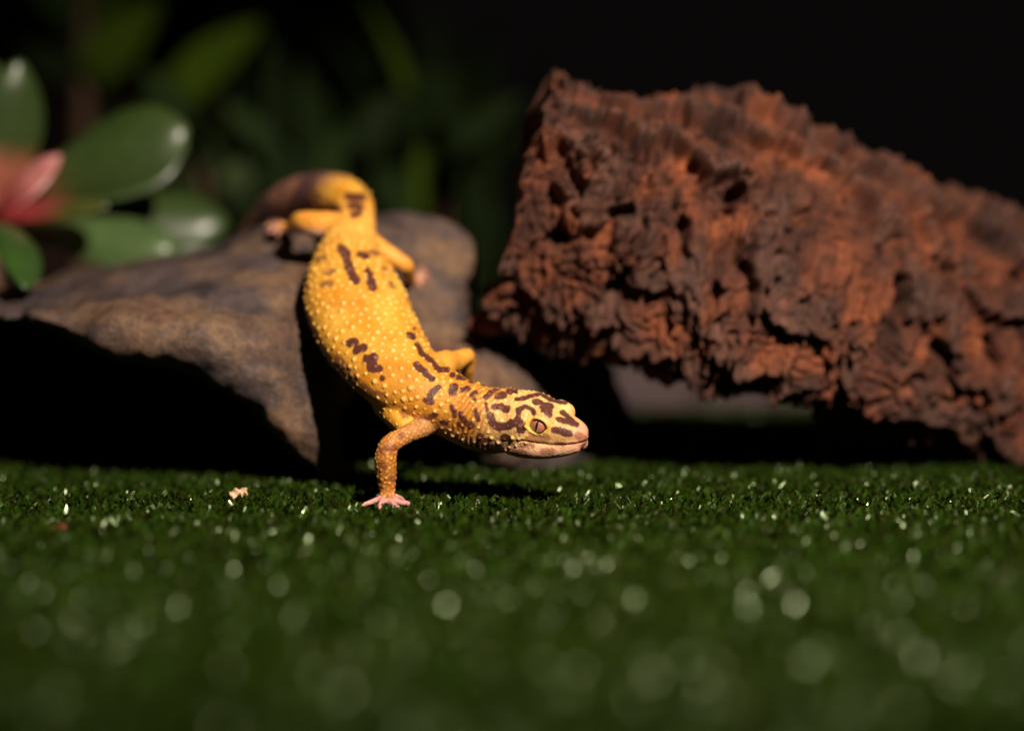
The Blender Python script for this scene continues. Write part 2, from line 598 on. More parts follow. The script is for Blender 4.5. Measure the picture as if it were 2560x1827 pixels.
    for end, row_o, row_i, flip in ((0, idx[0], ii[0], True), (1, idx[-1], ii[-1], False)):
        for k in range(len(iv)):
            k2 = (k + 1) % len(iv)
            outer = [row_o[(iv[k] + t) % nv] for t in range(5)]
            poly = outer + [row_i[k2], row_i[k]]
            rims.append(tuple(reversed(poly)) if not flip else tuple(poly))
    Fc = [tuple(f) for f in quad[:, ::-1]] + [tuple(f) for f in quad2[:, ::-1]] + rims
    me = make_mesh('cork_log', np.vstack([pos, nin]), Fc)
    # colour of the cork itself : orange brown cork, greyer outer bark on the ridges
    t = fbm(q / 9 + 9, 3) * 0.5 + 0.5
    c0, c1, c2, c3 = lin(42, 25, 20), lin(84, 46, 31), lin(134, 73, 42), lin(78, 55, 47)
    tt = np.clip(t, 0, 1)[:, None]
    cc = np.where(tt < 0.5, c0 + (c1 - c0) * tt * 2, c1 + (c2 - c1) * (tt * 2 - 1))
    gr = (smooth01(rid2 + 0.55 * fbm(q / 13 + 70, 2), 0.35, 0.85) * 0.75)[:, None]
    cc = cc + (c3 - cc) * gr
    cc = cc * (0.85 + 0.5 * (cid / 511.0))[:, None] * (0.9 + 0.4 * perlin(q / 0.9) + 0.3 * perlin(q / 2.0 + 4))[:, None]
    cc = np.vstack([cc, np.tile(c0 * 0.8, (len(nin), 1))])
    set_col(me, cc)
    return me
m_log, nt, bs = mat('cork')
at = nd(nt, 'ShaderNodeAttribute', attribute_name='Col')
nt.links.new(at.outputs['Color'], bs.inputs['Base Color'])
bs.inputs['Roughness'].default_value = 0.85
bs.inputs['Specular IOR Level'].default_value = 0.3
n2 = noise_node(nt, 900, 4, 0.7)
bump(nt, bs, n2.outputs['Fac'], 0.8, 0.0006)
lm = make_log()
lm.materials.append(m_log)
link(bpy.data.objects.new('cork_log', lm), label='rough reddish brown cork bark log leaning down to the right', cat='log')

# ================================================================== leaves
m_leaf, nt, bs = mat('succulent_leaf')
at = nd(nt, 'ShaderNodeAttribute', attribute_name='Col')
n1 = noise_node(nt, 160, 3)
r1 = ramp(nt, n1.outputs['Fac'], [(0.3, (0.8, 0.8, 0.8)), (0.7, (1.15, 1.15, 1.1))])
nt.links.new(mix(nt, 1.0, at.outputs['Color'], r1.outputs['Color'], 'MULTIPLY'), bs.inputs['Base Color'])
bs.inputs['Roughness'].default_value = 0.42
bs.inputs['Coat Weight'].default_value = 0.3
bs.inputs['Coat Roughness'].default_value = 0.28

def leaf_mesh(name, base, tip, width, nrm, bend=0.0, thick=0.0022, shape='spoon', c_base=None, c_tip=None, c_mix=(0.2, 0.6), cup=0.18, nl=26, nw=14):
    base = np.asarray(base, float); tip = np.asarray(tip, float)
    ax = tip - base
    Lg = np.linalg.norm(ax); ax = ax / Lg
    nrm = np.asarray(nrm, float)
    nrm = nrm - (nrm @ ax) * ax; nrm /= np.linalg.norm(nrm)
    sd = np.cross(nrm, ax)
    t = np.linspace(0, 1, nl)
    if shape == 'spoon':
        prof = np.interp(t, [0, .12, .35, .6, .8, .92, .98, 1], [.26, .34, .66, .97, 1.0, .72, .36, .04])
    elif shape == 'oval':
        prof = np.interp(t, [0, .12, .35, .55, .75, .9, .97, 1], [.3, .5, .9, 1.0, .85, .5, .25, .02])
    else:
        prof = np.interp(t, [0, .2, .5, .8, 1], [.7, .95, 1.0, .6, .03])
    k = np.ones(5) / 5
    prof = np.convolve(np.pad(prof, 2, mode='edge'), k, 'valid'); prof[-1] = 0.03
    s = np.linspace(-1, 1, nw)
    V = []; tt = []
    for side in (1, -1):
        for i in range(nl):
            c = base + ax * (t[i] * Lg) + nrm * (bend * Lg * math.sin(math.pi * t[i]))
            hw = prof[i] * width / 2
            for j in range(nw):
                h = cup * hw * s[j] ** 2 + side * thick * 0.5 * math.sqrt(max(0, 1 - s[j] ** 2)) * min(1, prof[i] * 1.5)
                V.append(c + sd * (hw * s[j]) + nrm * h)
                tt.append(t[i])
    Fc = []
    o = nl * nw
    for i in range(nl - 1):
        for j in range(nw - 1):
            a = i * nw + j
            Fc.append((a, a + nw, a + nw + 1, a + 1))
            Fc.append((o + a, o + a + 1, o + a + nw + 1, o + a + nw))
    for i in range(nl - 1):
        for j, f in ((0, 0), (nw - 1, 1)):
            a = i * nw + j
            Fc.append((a, o + a, o + a + nw, a + nw) if not f else (a, a + nw, o + a + nw, o + a))
    for i, f in ((0, 0), (nl - 1, 1)):
        for j in range(nw - 1):
            a = i * nw + j
            Fc.append((a, a + 1, o + a + 1, o + a) if not f else (a, o + a, o + a + 1, a + 1))
    me = make_mesh(name, V, Fc)
    if c_base is not None:
        w = smooth01(np.array(tt), *c_mix)[:, None]
        set_col(me, np.asarray(c_base) * (1 - w) + np.asarray(c_tip) * w)
    return me

succ_c = P(-25, 545, 0.752)
RED, PINK, GRN, GRN2, OLV = lin(150, 56, 58), lin(186, 116, 112), lin(50, 68, 28), lin(72, 94, 52), lin(66, 72, 28)
succ = empty('succulent_plant', (succ_c[0], succ_c[1], 0), label='glossy green succulent with red leaf bases behind the rock', cat='plant')
def sleaf(base, tip, width_px, nrm, cb, ct, cm=(0.15, 0.5), bend=0.06, shape='spoon', cup=-0.20):
    b = P(*base); t_ = P(*tip)
    me = leaf_mesh('leaf', b - np.array(succ.location), t_ - np.array(succ.location), width_px * tip[2] / FPX, nrm, bend, 0.005, shape, cb, ct, cm, cup)
    me.materials.append(m_leaf)
    link(bpy.data.objects.new('leaf', me), parent=succ)
sleaf((20, 520, .752), (472, 318, .735), 235, (0.20, -0.90, 0.40), lin(120, 80, 50), GRN, (0.2, 0.42))
sleaf((-10, 540, .745), (272, 515, .715), 128, (0.1, -0.45, 0.85), RED, OLV, (0.45, 0.8), 0.02, 'oval')
sleaf((20, 580, .755), (440, 625, .735), 150, (0.22, -0.86, 0.46), GRN, GRN2, (0.2, 0.5))
sleaf((60, 560, .775), (575, 560, .772), 185, (0.14, -0.85, 0.5), GRN, GRN, (0.1, 0.6))
sleaf((-20, 520, .748), (50, 150, .735), 190, (0.45, -0.85, 0.25), lin(170, 100, 80), GRN, (0.25, 0.5), 0.05, 'oval')
sleaf((-40, 590, .735), (62, 722, .668), 155, (0.55, -0.5, 0.65), GRN, lin(50, 78, 30), (0.1, 0.5), 0.1, 'oval')
sleaf((0, 530, .738), (152, 388, .728), 82, (0.1, -0.8, 0.55), RED, PINK, (0.1, 0.7), 0.05, 'oval')
sleaf((-60, 540, .765), (-70, 110, .77), 200, (0.6, -0.7, 0.3), GRN, GRN2, (0.1, 0.6))
sleaf((0, 590, .765), (500, 668, .765), 170, (0.1, -0.4, 0.9), OLV, GRN, (0.1, 0.5))
sleaf((-60, 540, .745), (-420, 400, .73), 190, (-0.2, -0.7, 0.6), RED, GRN, (0.2, 0.5))
sleaf((-60, 560, .745), (-460, 600, .73), 190, (-0.2, -0.5, 0.8), RED, GRN, (0.2, 0.5))
sleaf((-45, 560, .735), (-240, 690, .68), 150, (-0.1, -0.6, 0.8), RED, GRN, (0.2, 0.5))
m_stem, nt, bs = mat('stem')
n1 = noise_node(nt, 200, 3)
r1 = ramp(nt, n1.outputs['Fac'], [(0.3, lin(80, 60, 44)), (0.7, lin(116, 88, 62))])
nt.links.new(r1.outputs['Color'], bs.inputs['Base Color'])
bs.inputs['Roughness'].default_value = 0.7
sh = Shell()
stm = np.linspace(0, 1, 8)[:, None] * (succ_c - np.array([succ_c[0], succ_c[1], -0.004])) + np.array([0, 0, -0.004])
tube(sh, catmull(stm, 20), np.tile([0, 1.0, 0], (20, 1)), np.full(20, .0035), np.full(20, .0035), np.full(20, .0035), 14)
me = make_mesh('stem', sh.verts(), sh.F); me.materials.append(m_stem)
link(bpy.data.objects.new('stem', me), parent=succ)

# background plants, far out of focus
m_bleaf, nt, bs = mat('background_leaf')
at = nd(nt, 'ShaderNodeAttribute', attribute_name='Col')
nt.links.new(at.outputs['Color'], bs.inputs['Base Color'])
bs.inputs['Roughness'].default_value = 0.8
bs.inputs['Specular IOR Level'].default_value = 0.2
def bg_plant(name, label, cat, foot, leaves, stems=()):
    root = empty(name, foot, label=label, cat=cat)
    f = np.array(foot)
    for pts, rad in stems:
        sh = Shell()
        c_ = catmull(np.array(pts) - f, 30)
        tube(sh, c_, np.tile([0.3, 1.0, 0.1], (30, 1)), np.full(30, rad), np.full(30, rad), np.full(30, rad), 12)
        me = make_mesh('stem', sh.verts(), sh.F); me.materials.append(m_stem)
        link(bpy.data.objects.new('stem', me), parent=root)
    for b, t_, w, nrm, c_, bend in leaves:
        me = leaf_mesh('leaf', np.array(b) - f, np.array(t_) - f, w, nrm, bend, 0.001, 'blade', c_ * 0.8, c_, (0, 0.6), 0.2, 16, 6)
        me.materials.append(m_bleaf)
        link(bpy.data.objects.new('leaf', me), parent=root)
    return root
YG, DG = lin(78, 104, 9), lin(36, 55, 14)
# tall stem with yellow-green leaves, upper left
f1 = P(215, 900, 1.02); f1[2] = -0.003
lv = [(P(430, 250, 1.0), P(650, 55, 1.0), .020, (0.3, -0.8, 0.5), YG, .06), (P(225, 190, 1.01), P(400, 0, 1.01), .022, (0.3, -0.8, 0.5), YG * 0.8, .06),
      (P(215, 330, 1.02), P(430, 250, 1.0), .008, (0.2, -0.8, 0.6), DG, .03), (P(215, 60, 1.02), P(60, -60, 1.0), .02, (-.2, -.8, .5), DG, .05),
      (P(215, 200, 1.02), P(40, 120, 1.03), .018, (.2, -.9, .3), DG * .6, .05), (P(215, 20, 1.02), P(330, -160, 1.02), .02, (.3, -.8, .4), YG * .7, .05)]
bg_plant('background_shrub', 'blurred brown stem with yellow green leaves in the upper left background', 'plant', f1, lv, [([f1, P(212, 400, 1.02), P(208, 100, 1.02), P(205, -150, 1.02)], .0035)])
# grass-like strands behind the gecko
f2 = P(1080, 1000, 1.0); f2[2] = -0.003
lv = []
strands = [((1040, 560), (1015, 220), (905, -20), .009, YG * 0.8), ((1110, 560), (1120, 330), (1070, 0), .008, DG * 1.3), ((1120, 600), (1140, 430), (1126, 300), .010, YG * .45),
           ((1180, 560), (1235, 380), (1330, 330), .010, lin(84, 84, 50)), ((960, 560), (890, 380), (760, 200), .010, DG), ((900, 600), (780, 450), (640, 330), .012, DG),
           ((1000, 560), (960, 300), (800, 60), .009, DG * .8), ((1160, 560), (1190, 250), (1240, 40), .009, DG * .8)]
for k in range(48):
    x0 = rng.uniform(560, 1240)
    x1 = x0 + rng.normal(0, 60)
    strands.append(((x0, 600), ((x0 + x1) / 2 + rng.normal(0, 25), rng.uniform(300, 450)), (x1 + rng.normal(0, 50), rng.uniform(-40, 330)), rng.uniform(.003, .007), DG * rng.uniform(.5, 1.7)))
root = empty('grass_tuft', f2, label='dark tuft of long green grass blades rising behind the gecko', cat='plant')
for k, (a, b, c_, w, cc) in enumerate(strands):
    d0 = 0.98 + 0.03 * (k % 5)
    pts = catmull(np.array([f2 + np.array([((k * 7) % 17 - 8) * .003, (k % 5) * .004, 0]), P(*a, d0), P(*b, d0), P(*c_, d0 - 0.01)]), 28) - f2
    T, L, U = frames(pts, np.tile([0.1, -1.0, 0.2], (28, 1)))
    prof = np.interp(np.linspace(0, 1, 28), [0, .3, .75, 1], [.4, .8, 1, .05]) * w / 2
    V = np.vstack([pts - L * prof[:, None], pts + U * 0.0008, pts + L * prof[:, None], pts - U * 0.0006])
    nn = 28
    Fc = []
    for i in range(nn - 1):
        for r0, r1_ in ((0, 1), (1, 2), (2, 3), (3, 0)):
            Fc.append((r0 * nn + i, r0 * nn + i + 1, r1_ * nn + i + 1, r1_ * nn + i))
    me = make_mesh('grass_blade', V, Fc); set_col(me, cc); me.materials.append(m_bleaf)
    link(bpy.data.objects.new('grass_blade', me), parent=root)
# low dark leafy shrub between
f3 = P(640, 980, 0.95); f3[2] = -0.003
lv = []
for k in range(46):
    x, y, d = rng.uniform(460, 1180), rng.uniform(300, 640), rng.uniform(0.92, 1.08)
    b = P(x, y, d)
    a = rng.uniform(-1.0, 1.0)
    t_ = b + np.array([math.sin(a), rng.uniform(-.4, .3), math.cos(a)]) * rng.uniform(.02, .04)
    lv.append((b, t_, rng.uniform(.008, .014), (rng.uniform(-.3, .5), -.8, rng.uniform(.1, .7)), DG * rng.uniform(.3, .9), .06))
lv.append((P(570, 480, .93), P(612, 400, .925), .012, (.5, -.6, .6), lin(70, 84, 50), .05))
st = [([f3, P(x, 760, 1.0), P(x + dx, 420, 1.0)], .0018) for x, dx in ((560, -60), (680, 20), (800, 60), (930, 40), (1050, 80))]
bg_plant('leafy_shrub', 'low dark green leafy shrub, blurred, behind the gecko tail', 'plant', f3, lv, st)

# dark earth bank at the back, left half
m_bank, nt, bs = mat('earth')
n1 = noise_node(nt, 25, 5)
r1 = ramp(nt, n1.outputs['Fac'], [(0.35, lin(40, 26, 22)), (0.7, lin(92, 64, 54))])
nt.links.new(r1.outputs['Color'], bs.inputs['Base Color'])
bs.inputs['Roughness'].default_value = 0.95
gx, gz = np.meshgrid(np.linspace(-0.42, 0.02, 90), np.linspace(0, 1, 90))
yy = np.interp(gz, [0, .2, .6, 1], [0.36, 0.40, 0.60, 0.74])
hgt = np.interp(gz, [0, .2, .6, 1], [0, 0.030, 0.040, 0.36])
hgt = hgt * np.where(gz < 0.6, 0.25 + 0.75 * smooth01(-gx, -0.02, 0.10), 1) * np.where(gz > .6, smooth01(-gx, -0.02, 0.14), 1)
V = np.stack([gx, yy, -0.006 + hgt], -1).reshape(-1, 3)
V[:, 2] += np.where(V[:, 2] > 0, 0.010 * fbm(V * 14, 4) + 0.003 * perlin(V * 90), 0)
V[:, 1] += 0.012 * fbm(V * 14 + 9, 4)
V[:, 2] = np.maximum(V[:, 2], -0.006)
Vb = V + np.array([0, 0.03, -0.06]); 
R_, C_ = gx.shape
idx = np.arange(R_ * C_).reshape(R_, C_)
q = np.stack([idx[:-1, :-1], idx[:-1, 1:], idx[1:, 1:], idx[1:, :-1]], -1).reshape(-1, 4)
o = R_ * C_
Fc = [tuple(f) for f in q] + [tuple(f[::-1] + o) for f in q]
per = list(idx[0]) + list(idx[1:, -1]) + list(idx[-1, ::-1][1:]) + list(idx[::-1, 0][1:-1])
for i in range(len(per)):
    a, b = per[i], per[(i + 1) % len(per)]
    Fc.append((b, a, a + o, b + o))
me = make_mesh('earth_bank', np.vstack([V, Vb]), Fc); me.materials.append(m_bank)
link(bpy.data.objects.new('earth_bank', me), kind='structure')
# ================================================================== gecko
def nrmz(v):
    v = np.asarray(v, float)
    return v / np.linalg.norm(v)
HS = 0.74 * MM                                    # head scale
HH = nrmz([0.80, -0.585, -0.115])
HU = np.array([-0.02, -0.25, 0.96]); HU = nrmz(HU - (HU @ HH) * HH)
HL = np.cross(HU, HH)
HB = np.stack([HH, HL, HU], 1)
HO = P(1345, 1064, 0.589) - HB @ (np.array([15.5, -8.2, 2.8]) * HS)
def hp(s, l, u):
    return HO + HB @ (np.array([s, l, u], float) * HS)

sh = Shell()
SAMP = []                                         # centreline samples: pos, radius, part, k, up
def rec(C, r, part, k, up):
    for i in range(len(C)):
        SAMP.append((C[i], r[i], part, k[i], up[i]))

# spine : tail tip -> neck      px, py, d, half width, up, down (mm), dorsal direction
SPINE = [(548, 690, .738, 1.0, 1.0, 1.0, (0, -.3, 1)), (600, 628, .730, 3.2, 3.0, 3.0, (0, -.3, 1)), (657, 568, .720, 5.6, 5.2, 5.2, (0, -.3, 1)), (720, 520, .708, 7.6, 7.2, 7.0, (.05, -.3, 1)),
         (785, 498, .694, 7.8, 7.4, 7.0, (.1, -.4, 1)), (842, 496, .680, 7.2, 6.8, 6.2, (.1, -.5, .9)), (876, 514, .667, 6.4, 5.8, 5.4, (.05, -.6, .8)),
         (884, 552, .656, 5.9, 5.2, 5.0, (0, -.65, .75)), (876, 608, .648, 7.4, 6.2, 5.6, (0, -.66, .75)), (875, 668, .641, 10.6, 7.6, 6.2, (.05, -.66, .75)),
         (884, 737, .633, 13.1, 8.6, 6.8, (.08, -.68, .73)), (908, 806, .625, 13.5, 8.8, 7.0, (.12, -.68, .73)), (944, 872, .617, 12.9, 8.4, 7.4, (.14, -.66, .74)),
         (994, 932, .609, 11.6, 7.8, 7.8, (.12, -.6, .8)), (1062, 978, .604, 10.0, 7.6, 7.8, (.06, -.5, .85)), (1122, 1008, .602, 8.4, 7.2, 8.4, (.0, -.4, .9)),
         (1180, 1032, .601, 7.6, 7.4, 9.0, (-.02, -.3, .95)), (1240, 1050, .600, 7.6, 7.2, 8.6, (-.02, -.25, .96)), (1292, 1063, .597, 6.0, 5.6, 6.4, (-.02, -.25, .96))]
A = np.array([[*P(a, b, c), w * MM, u * MM, dn * MM, *dv] for a, b, c, w, u, dn, dv in SPINE])
NS = 240
S = catmull(A, NS)
tube(sh, S[:, :3], S[:, 6:9], S[:, 3], S[:, 4], S[:, 5], 40)
SK = np.linspace(0, len(SPINE) - 1, NS)
rec(S[:, :3], S[:, 4], 0, SK, S[:, 6:9])

# head
HEADS = [(-9, 8.6, 9.0, 10.4), (-4, 9.4, 9.5, 11.0), (0, 10.3, 9.8, 11.6), (4, 11.8, 10.0, 12.2), (8, 11.7, 9.8, 11.8), (12, 10.5, 8.8, 10.6), (16, 8.6, 6.9, 9.2), (20, 7.0, 5.3, 8.1), (24, 5.6, 3.9, 6.8), (27, 3.9, 2.7, 5.2), (28.6, 1.9, 1.4, 3.0)]
A = np.array([[*hp(s, 0, -0.2), w * HS, u * HS, dn * HS, *HU, s] for s, w, u, dn in HEADS])
S = catmull(A, 70)
tube(sh, S[:, :3], S[:, 6:9], S[:, 3], S[:, 4], S[:, 5], 40, 2.15)
rec(S[:, :3], S[:, 4], 1, S[:, 9], S[:, 6:9])
for sg in (-1, 1):
    ellipsoid(sh, hp(15.2, sg * 5.2, 3.6), HB, (4.9 * HS, 3.5 * HS, 4.2 * HS))        # brow over the eye
    ellipsoid(sh, hp(4.5, sg * 6.2, -2.0), HB, (5.5 * HS, 4.9 * HS, 5.8 * HS))         # jaw muscle
    Cj = catmull(np.array([hp(-3, sg * 6.0, -5.0), hp(4, sg * 7.0, -5.8), hp(12, sg * 6.5, -6.0), hp(18, sg * 4.8, -5.7), hp(23, sg * 3.0, -5.0), hp(26.6, sg * 1.4, -4.2)]), 24)   # lower jaw
    rj = np.interp(np.linspace(0, 1, 24), [0, .2, .5, .75, 1], [3.6, 4.2, 3.7, 3.0, 2.2]) * HS
    tube(sh, Cj, np.tile(HU, (24, 1)), rj, rj, rj, 20)
    ellipsoid(sh, hp(22.5, sg * 3.2, -0.6), HB, (4.6 * HS, 2.2 * HS, 2.6 * HS))        # upper lip

def limb(pts, part, n=60):
    A = np.array([[*P(a, b, c), r * MM] for a, b, c, r in pts])
    S = catmull(A, n)
    up = np.tile([0.2, -1.0, 0.35], (n, 1))
    tube(sh, S[:, :3], up, S[:, 3], S[:, 3], S[:, 3], 20)
    rec(S[:, :3], S[:, 3], part, np.linspace(0, 1, n), up)

def toe(pts):
    limb(pts, 20, 18)

# front limb nearest the camera, standing on the turf
limb([(1092, 1035, .604, 4.6), (1058, 1066, .598, 2.8), (1016, 1087, .593, 2.25), (976, 1110, .590, 2.45), (964, 1142, .590, 2.65), (965, 1175, .591, 2.65), (967, 1210, .592, 2.25), (968, 1236, .592, 1.85), (969, 1250, .591, 1.6)], 2)
limb([(975, 1000, .607, 5.0), (1000, 1045, .601, 3.6), (1022, 1082, .595, 2.0)], 0 + 3, 20)   # armpit skin
ellipsoid(sh, P(968, 1250, .591), np.eye(3), (3.3 * MM, 2.0 * MM, 1.15 * MM))
toe([(952, 1246, .591, .9), (930, 1254, .590, .72), (904, 1263, .589, .58)])
toe([(957, 1251, .590, .9), (952, 1259, .588, .72), (947, 1271, .5865, .58)])
toe([(971, 1252, .590, .9), (984, 1260, .588, .72), (997, 1270, .5867, .6)])
toe([(983, 1248, .591, .95), (1005, 1257, .590, .72), (1017, 1257, .590, .66), (1029, 1266, .589, .58)])
toe([(987, 1242, .593, .95), (1001, 1246, .595, .75), (1012, 1257, .596, .6)])
# far front limb : elbow shows above the neck
limb([(1085, 945, .606, 4.5), (1108, 912, .612, 3.6), (1132, 905, .618, 2.9), (1160, 893, .623, 2.2), (1170, 893, .626, 2.0), (1168, 930, .630, 1.9), (1160, 985, .640, 1.8), (1155, 1020, .650, 1.6)], 4)
ellipsoid(sh, P(1155, 1026, .652), np.eye(3), (3.0 * MM, 2.4 * MM, 1.4 * MM))
for dx, dy, dd in ((-38, 8, -.002), (-22, 26, -.006), (4, 32, -.007), (28, 22, -.005), (40, 2, 0)):
    toe([(1155 + dx * .3, 1026 + dy * .3, .652, .9), (1155 + dx * .7, 1024 + dy * .7, .652 + dd * .6, .7), (1155 + dx, 1028 + dy, .652 + dd, .55)])
# hind limb on the right of the picture
limb([(900, 598, .650, 4.2), (942, 620, .650, 3.0), (982, 644, .649, 2.5), (1012, 664, .650, 2.3), (1018, 678, .655, 2.0), (1020, 690, .663, 1.8), (1032, 698, .671, 1.5)], 5)
ellipsoid(sh, P(1040, 697, .674), np.eye(3), (2.4 * MM, 2.2 * MM, 1.3 * MM))
for dx, dy, dd in ((-6, 28, .0), (14, 26, -.001), (34, 10, .002), (40, -14, .006), (22, -34, .009)):
    toe([(1040 + dx * .3, 697 + dy * .3, .673, .95), (1040 + dx * .7, 694 + dy * .7, .673 + dd * .6, .75), (1040 + dx, 697 + dy, .674 + dd, .6)])
# hind limb on the left of the picture
limb([(868, 585, .651, 4.4), (830, 565, .652, 3.8), (790, 562, .653, 3.7), (757, 556, .656, 3.1), (742, 560, .662, 2.4), (735, 572, .670, 1.9), (718, 570, .677, 1.5)], 6)
ellipsoid(sh, P(703, 566, .679), np.eye(3), (2.6 * MM, 2.0 * MM, 1.3 * MM))
for dx, dy, dd in ((-10, 22, -.006), (-30, 16, -.004), (-40, 2, .0), (-34, -8, .006), (-10, -10, .008)):
    toe([(703 + dx * .3, 566 + dy * .3, .679, .95), (703 + dx * .7, 563 + dy * .7, .679 + dd * .6, .75), (703 + dx, 566 + dy, .679 + dd, .6)])

gme = voxel_union(sh.verts(), sh.F, 0.00027)
co = get_co(gme)
ED = get_edges(gme)

def classify(co):
    pos = np.array([s[0] for s in SAMP]); rad = np.array([s[1] for s in SAMP]); part = np.array([s[2] for s in SAMP]); kk = np.array([s[3] for s in SAMP]); up = np.array([s[4] for s in SAMP])
    best = np.full(len(co), 1e9); bi = np.zeros(len(co), int)
    for i in range(0, len(co), 20000):
        c = co[i:i + 20000]
        d = np.sqrt(np.maximum(((c ** 2).sum(1)[:, None] + (pos ** 2).sum(1)[None] - 2 * c @ pos.T), 0)) / rad[None]
        j = d.argmin(1)
        bi[i:i + 20000] = j
    return part[bi], kk[bi], up[bi] / np.linalg.norm(up[bi], axis=1)[:, None], pos[bi]
part, kk, dors, cpos = classify(co)
loc = (co - HO) @ HB / HS                              # head coordinates (mm before scaling)
inhead = (part == 1) & (loc[:, 0] > -3)
wsm = np.where(part == 20, 0.25, np.where(inhead & (loc[:, 0] > 12), 0.5, 1.0))
co = laplace(co, ED, 22, wsm)
set_co(gme, co)
no = get_no(gme)
loc = (co - HO) @ HB / HS
nloc = no @ HB

# ---- eye sockets, lids, mouth, nostrils
lidcol = np.zeros(len(co)); sock = np.zeros(len(co)); EYES = []
for sg in (-1, 1):
    Eo = nrmz([0.20, sg * 0.93, 0.30])
    ea = nrmz(np.array([1, 0, -0.10]) - Eo[0] * Eo); ea = nrmz(ea - (ea @ Eo) * Eo)
    eb = np.cross(Eo, ea); eb = eb if eb[2] > 0 else -eb
    c0 = np.array([15.4, sg * 8.0, 2.6])
    rel = loc - c0
    a, b, e = rel @ ea, rel @ eb, rel @ Eo
    m = (a ** 2 + b ** 2 < 0.6) & (np.abs(e) < 4)
    c0 = c0 + Eo * e[m].mean()
    rel = loc - c0
    a, b, e = rel @ ea, rel @ eb, rel @ Eo
    bb = b - 0.08 * a
    rr = np.sqrt((np.abs(a) / 3.0) ** 2 + (np.abs(bb) / np.where(bb > 0, 2.15, 2.1)) ** 2)
    near = (np.abs(e) < 4) & inhead & (nloc[:, 1] * sg > -0.2)
    pk = np.exp(-((rr - 1.22) / 0.20) ** 2) * np.where(bb > 0, 0.75, 0.42) - 1.3 * (1 - smooth01(rr, 0.72, 1.02))
    pk -= 0.25 * np.exp(-((rr - 1.62) / 0.14) ** 2) * (bb > -0.5)
    co = co + (HB @ Eo)[None] * (np.where(near, pk, 0) * HS)[:, None]
    lidcol = np.maximum(lidcol, np.where(near, np.exp(-((rr - 1.16) / 0.17) ** 2), 0) * np.where(bb > 0, 0.75, 1.0))
    sock = np.maximum(sock, np.where(near, 1 - smooth01(rr, 0.86, 1.0), 0))
    EYES.append((c0, Eo, ea, eb))

def mouth_u(s):
    return np.interp(s, [4, 7, 11, 15, 20, 25, 29], [-2.8, -3.1, -2.5, -3.1, -3.4, -3.1, -2.6])
mu = loc[:, 2] - mouth_u(loc[:, 0])
mfade = smooth01(loc[:, 0], 5.5, 8.5) * inhead
groove = np.exp(-(mu / 0.30) ** 2) * mfade
lip = np.exp(-((mu - 0.8) / 0.5) ** 2) * mfade
lower = np.exp(-((mu + 1.0) / 0.8) ** 2) * mfade
co = co + no * ((-0.30 * groove + 0.10 * lip) * MM)[:, None]
nost = np.zeros(len(co)); ear = np.zeros(len(co))
for sg in (-1, 1):
    d = np.linalg.norm((loc - np.array([26.2, sg * 2.9, 0.7])), axis=1)
    nost = np.maximum(nost, np.exp(-(d / 0.62) ** 2))
    q = loc - np.array([0.2, sg * 9.3, -2.4])
    d = np.sqrt((q[:, 0] / 0.9) ** 2 + (q[:, 1] / 3) ** 2 + (q[:, 2] / 2.3) ** 2)
    ear = np.maximum(ear, np.exp(-d ** 2))
co = co + no * ((-0.45 * nost - 0.35 * ear) * MM)[:, None]

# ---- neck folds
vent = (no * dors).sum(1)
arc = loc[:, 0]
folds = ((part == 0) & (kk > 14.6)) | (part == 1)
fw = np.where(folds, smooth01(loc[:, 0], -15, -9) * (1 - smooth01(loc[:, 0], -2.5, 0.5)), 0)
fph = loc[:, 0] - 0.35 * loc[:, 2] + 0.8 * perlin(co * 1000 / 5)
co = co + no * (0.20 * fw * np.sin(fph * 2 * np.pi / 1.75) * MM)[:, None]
# armpit / flank folds
set_co(gme, co)
no = get_no(gme)

# ---- photo pixel of each vertex, facing
px, py, pd = proj(co)
view = (CAM - co); view /= np.linalg.norm(view, axis=1)[:, None]
face = smooth01((no * view).sum(1), -0.05, 0.12)

# ---- dark markings : strokes traced on the skin
Z2 = (4.133, 700, 600); Z3 = (5.058, 1050, 880); Z1 = (4.55, 600, 400); Z4 = (5.41, 850, 1000)
def wob(sc_):
    return perlin(co * 1000 / sc_)
jit = 3.2 * perlin(co * 1000 / 1.6) + 2.0 * perlin(co * 1000 / 0.8 + 9) - 1.2
def strokes(z, lst, soft=2.2):
    out = np.zeros(len(co))
    for r, *pts in lst:
        pts = [((x / z[0] + z[1]), (y / z[0] + z[2])) for x, y in pts]
        rp = r / z[0]
        q = np.stack([px, py], 1)
        best = np.full(len(co), 1e9)
        if len(pts) == 1:
            best = np.linalg.norm(q - np.array(pts[0]), axis=1)
        for a, b in zip(pts[:-1], pts[1:]):
            a, b = np.array(a), np.array(b)
            ab = b - a
            t = np.clip(((q - a) @ ab) / (ab @ ab), 0, 1)
            best = np.minimum(best, np.linalg.norm(q - a - t[:, None] * ab, axis=1))
        out = np.maximum(out, 1 - smooth01(best + jit * min(1, rp / 9), rp - soft, rp + soft))
    return out * face
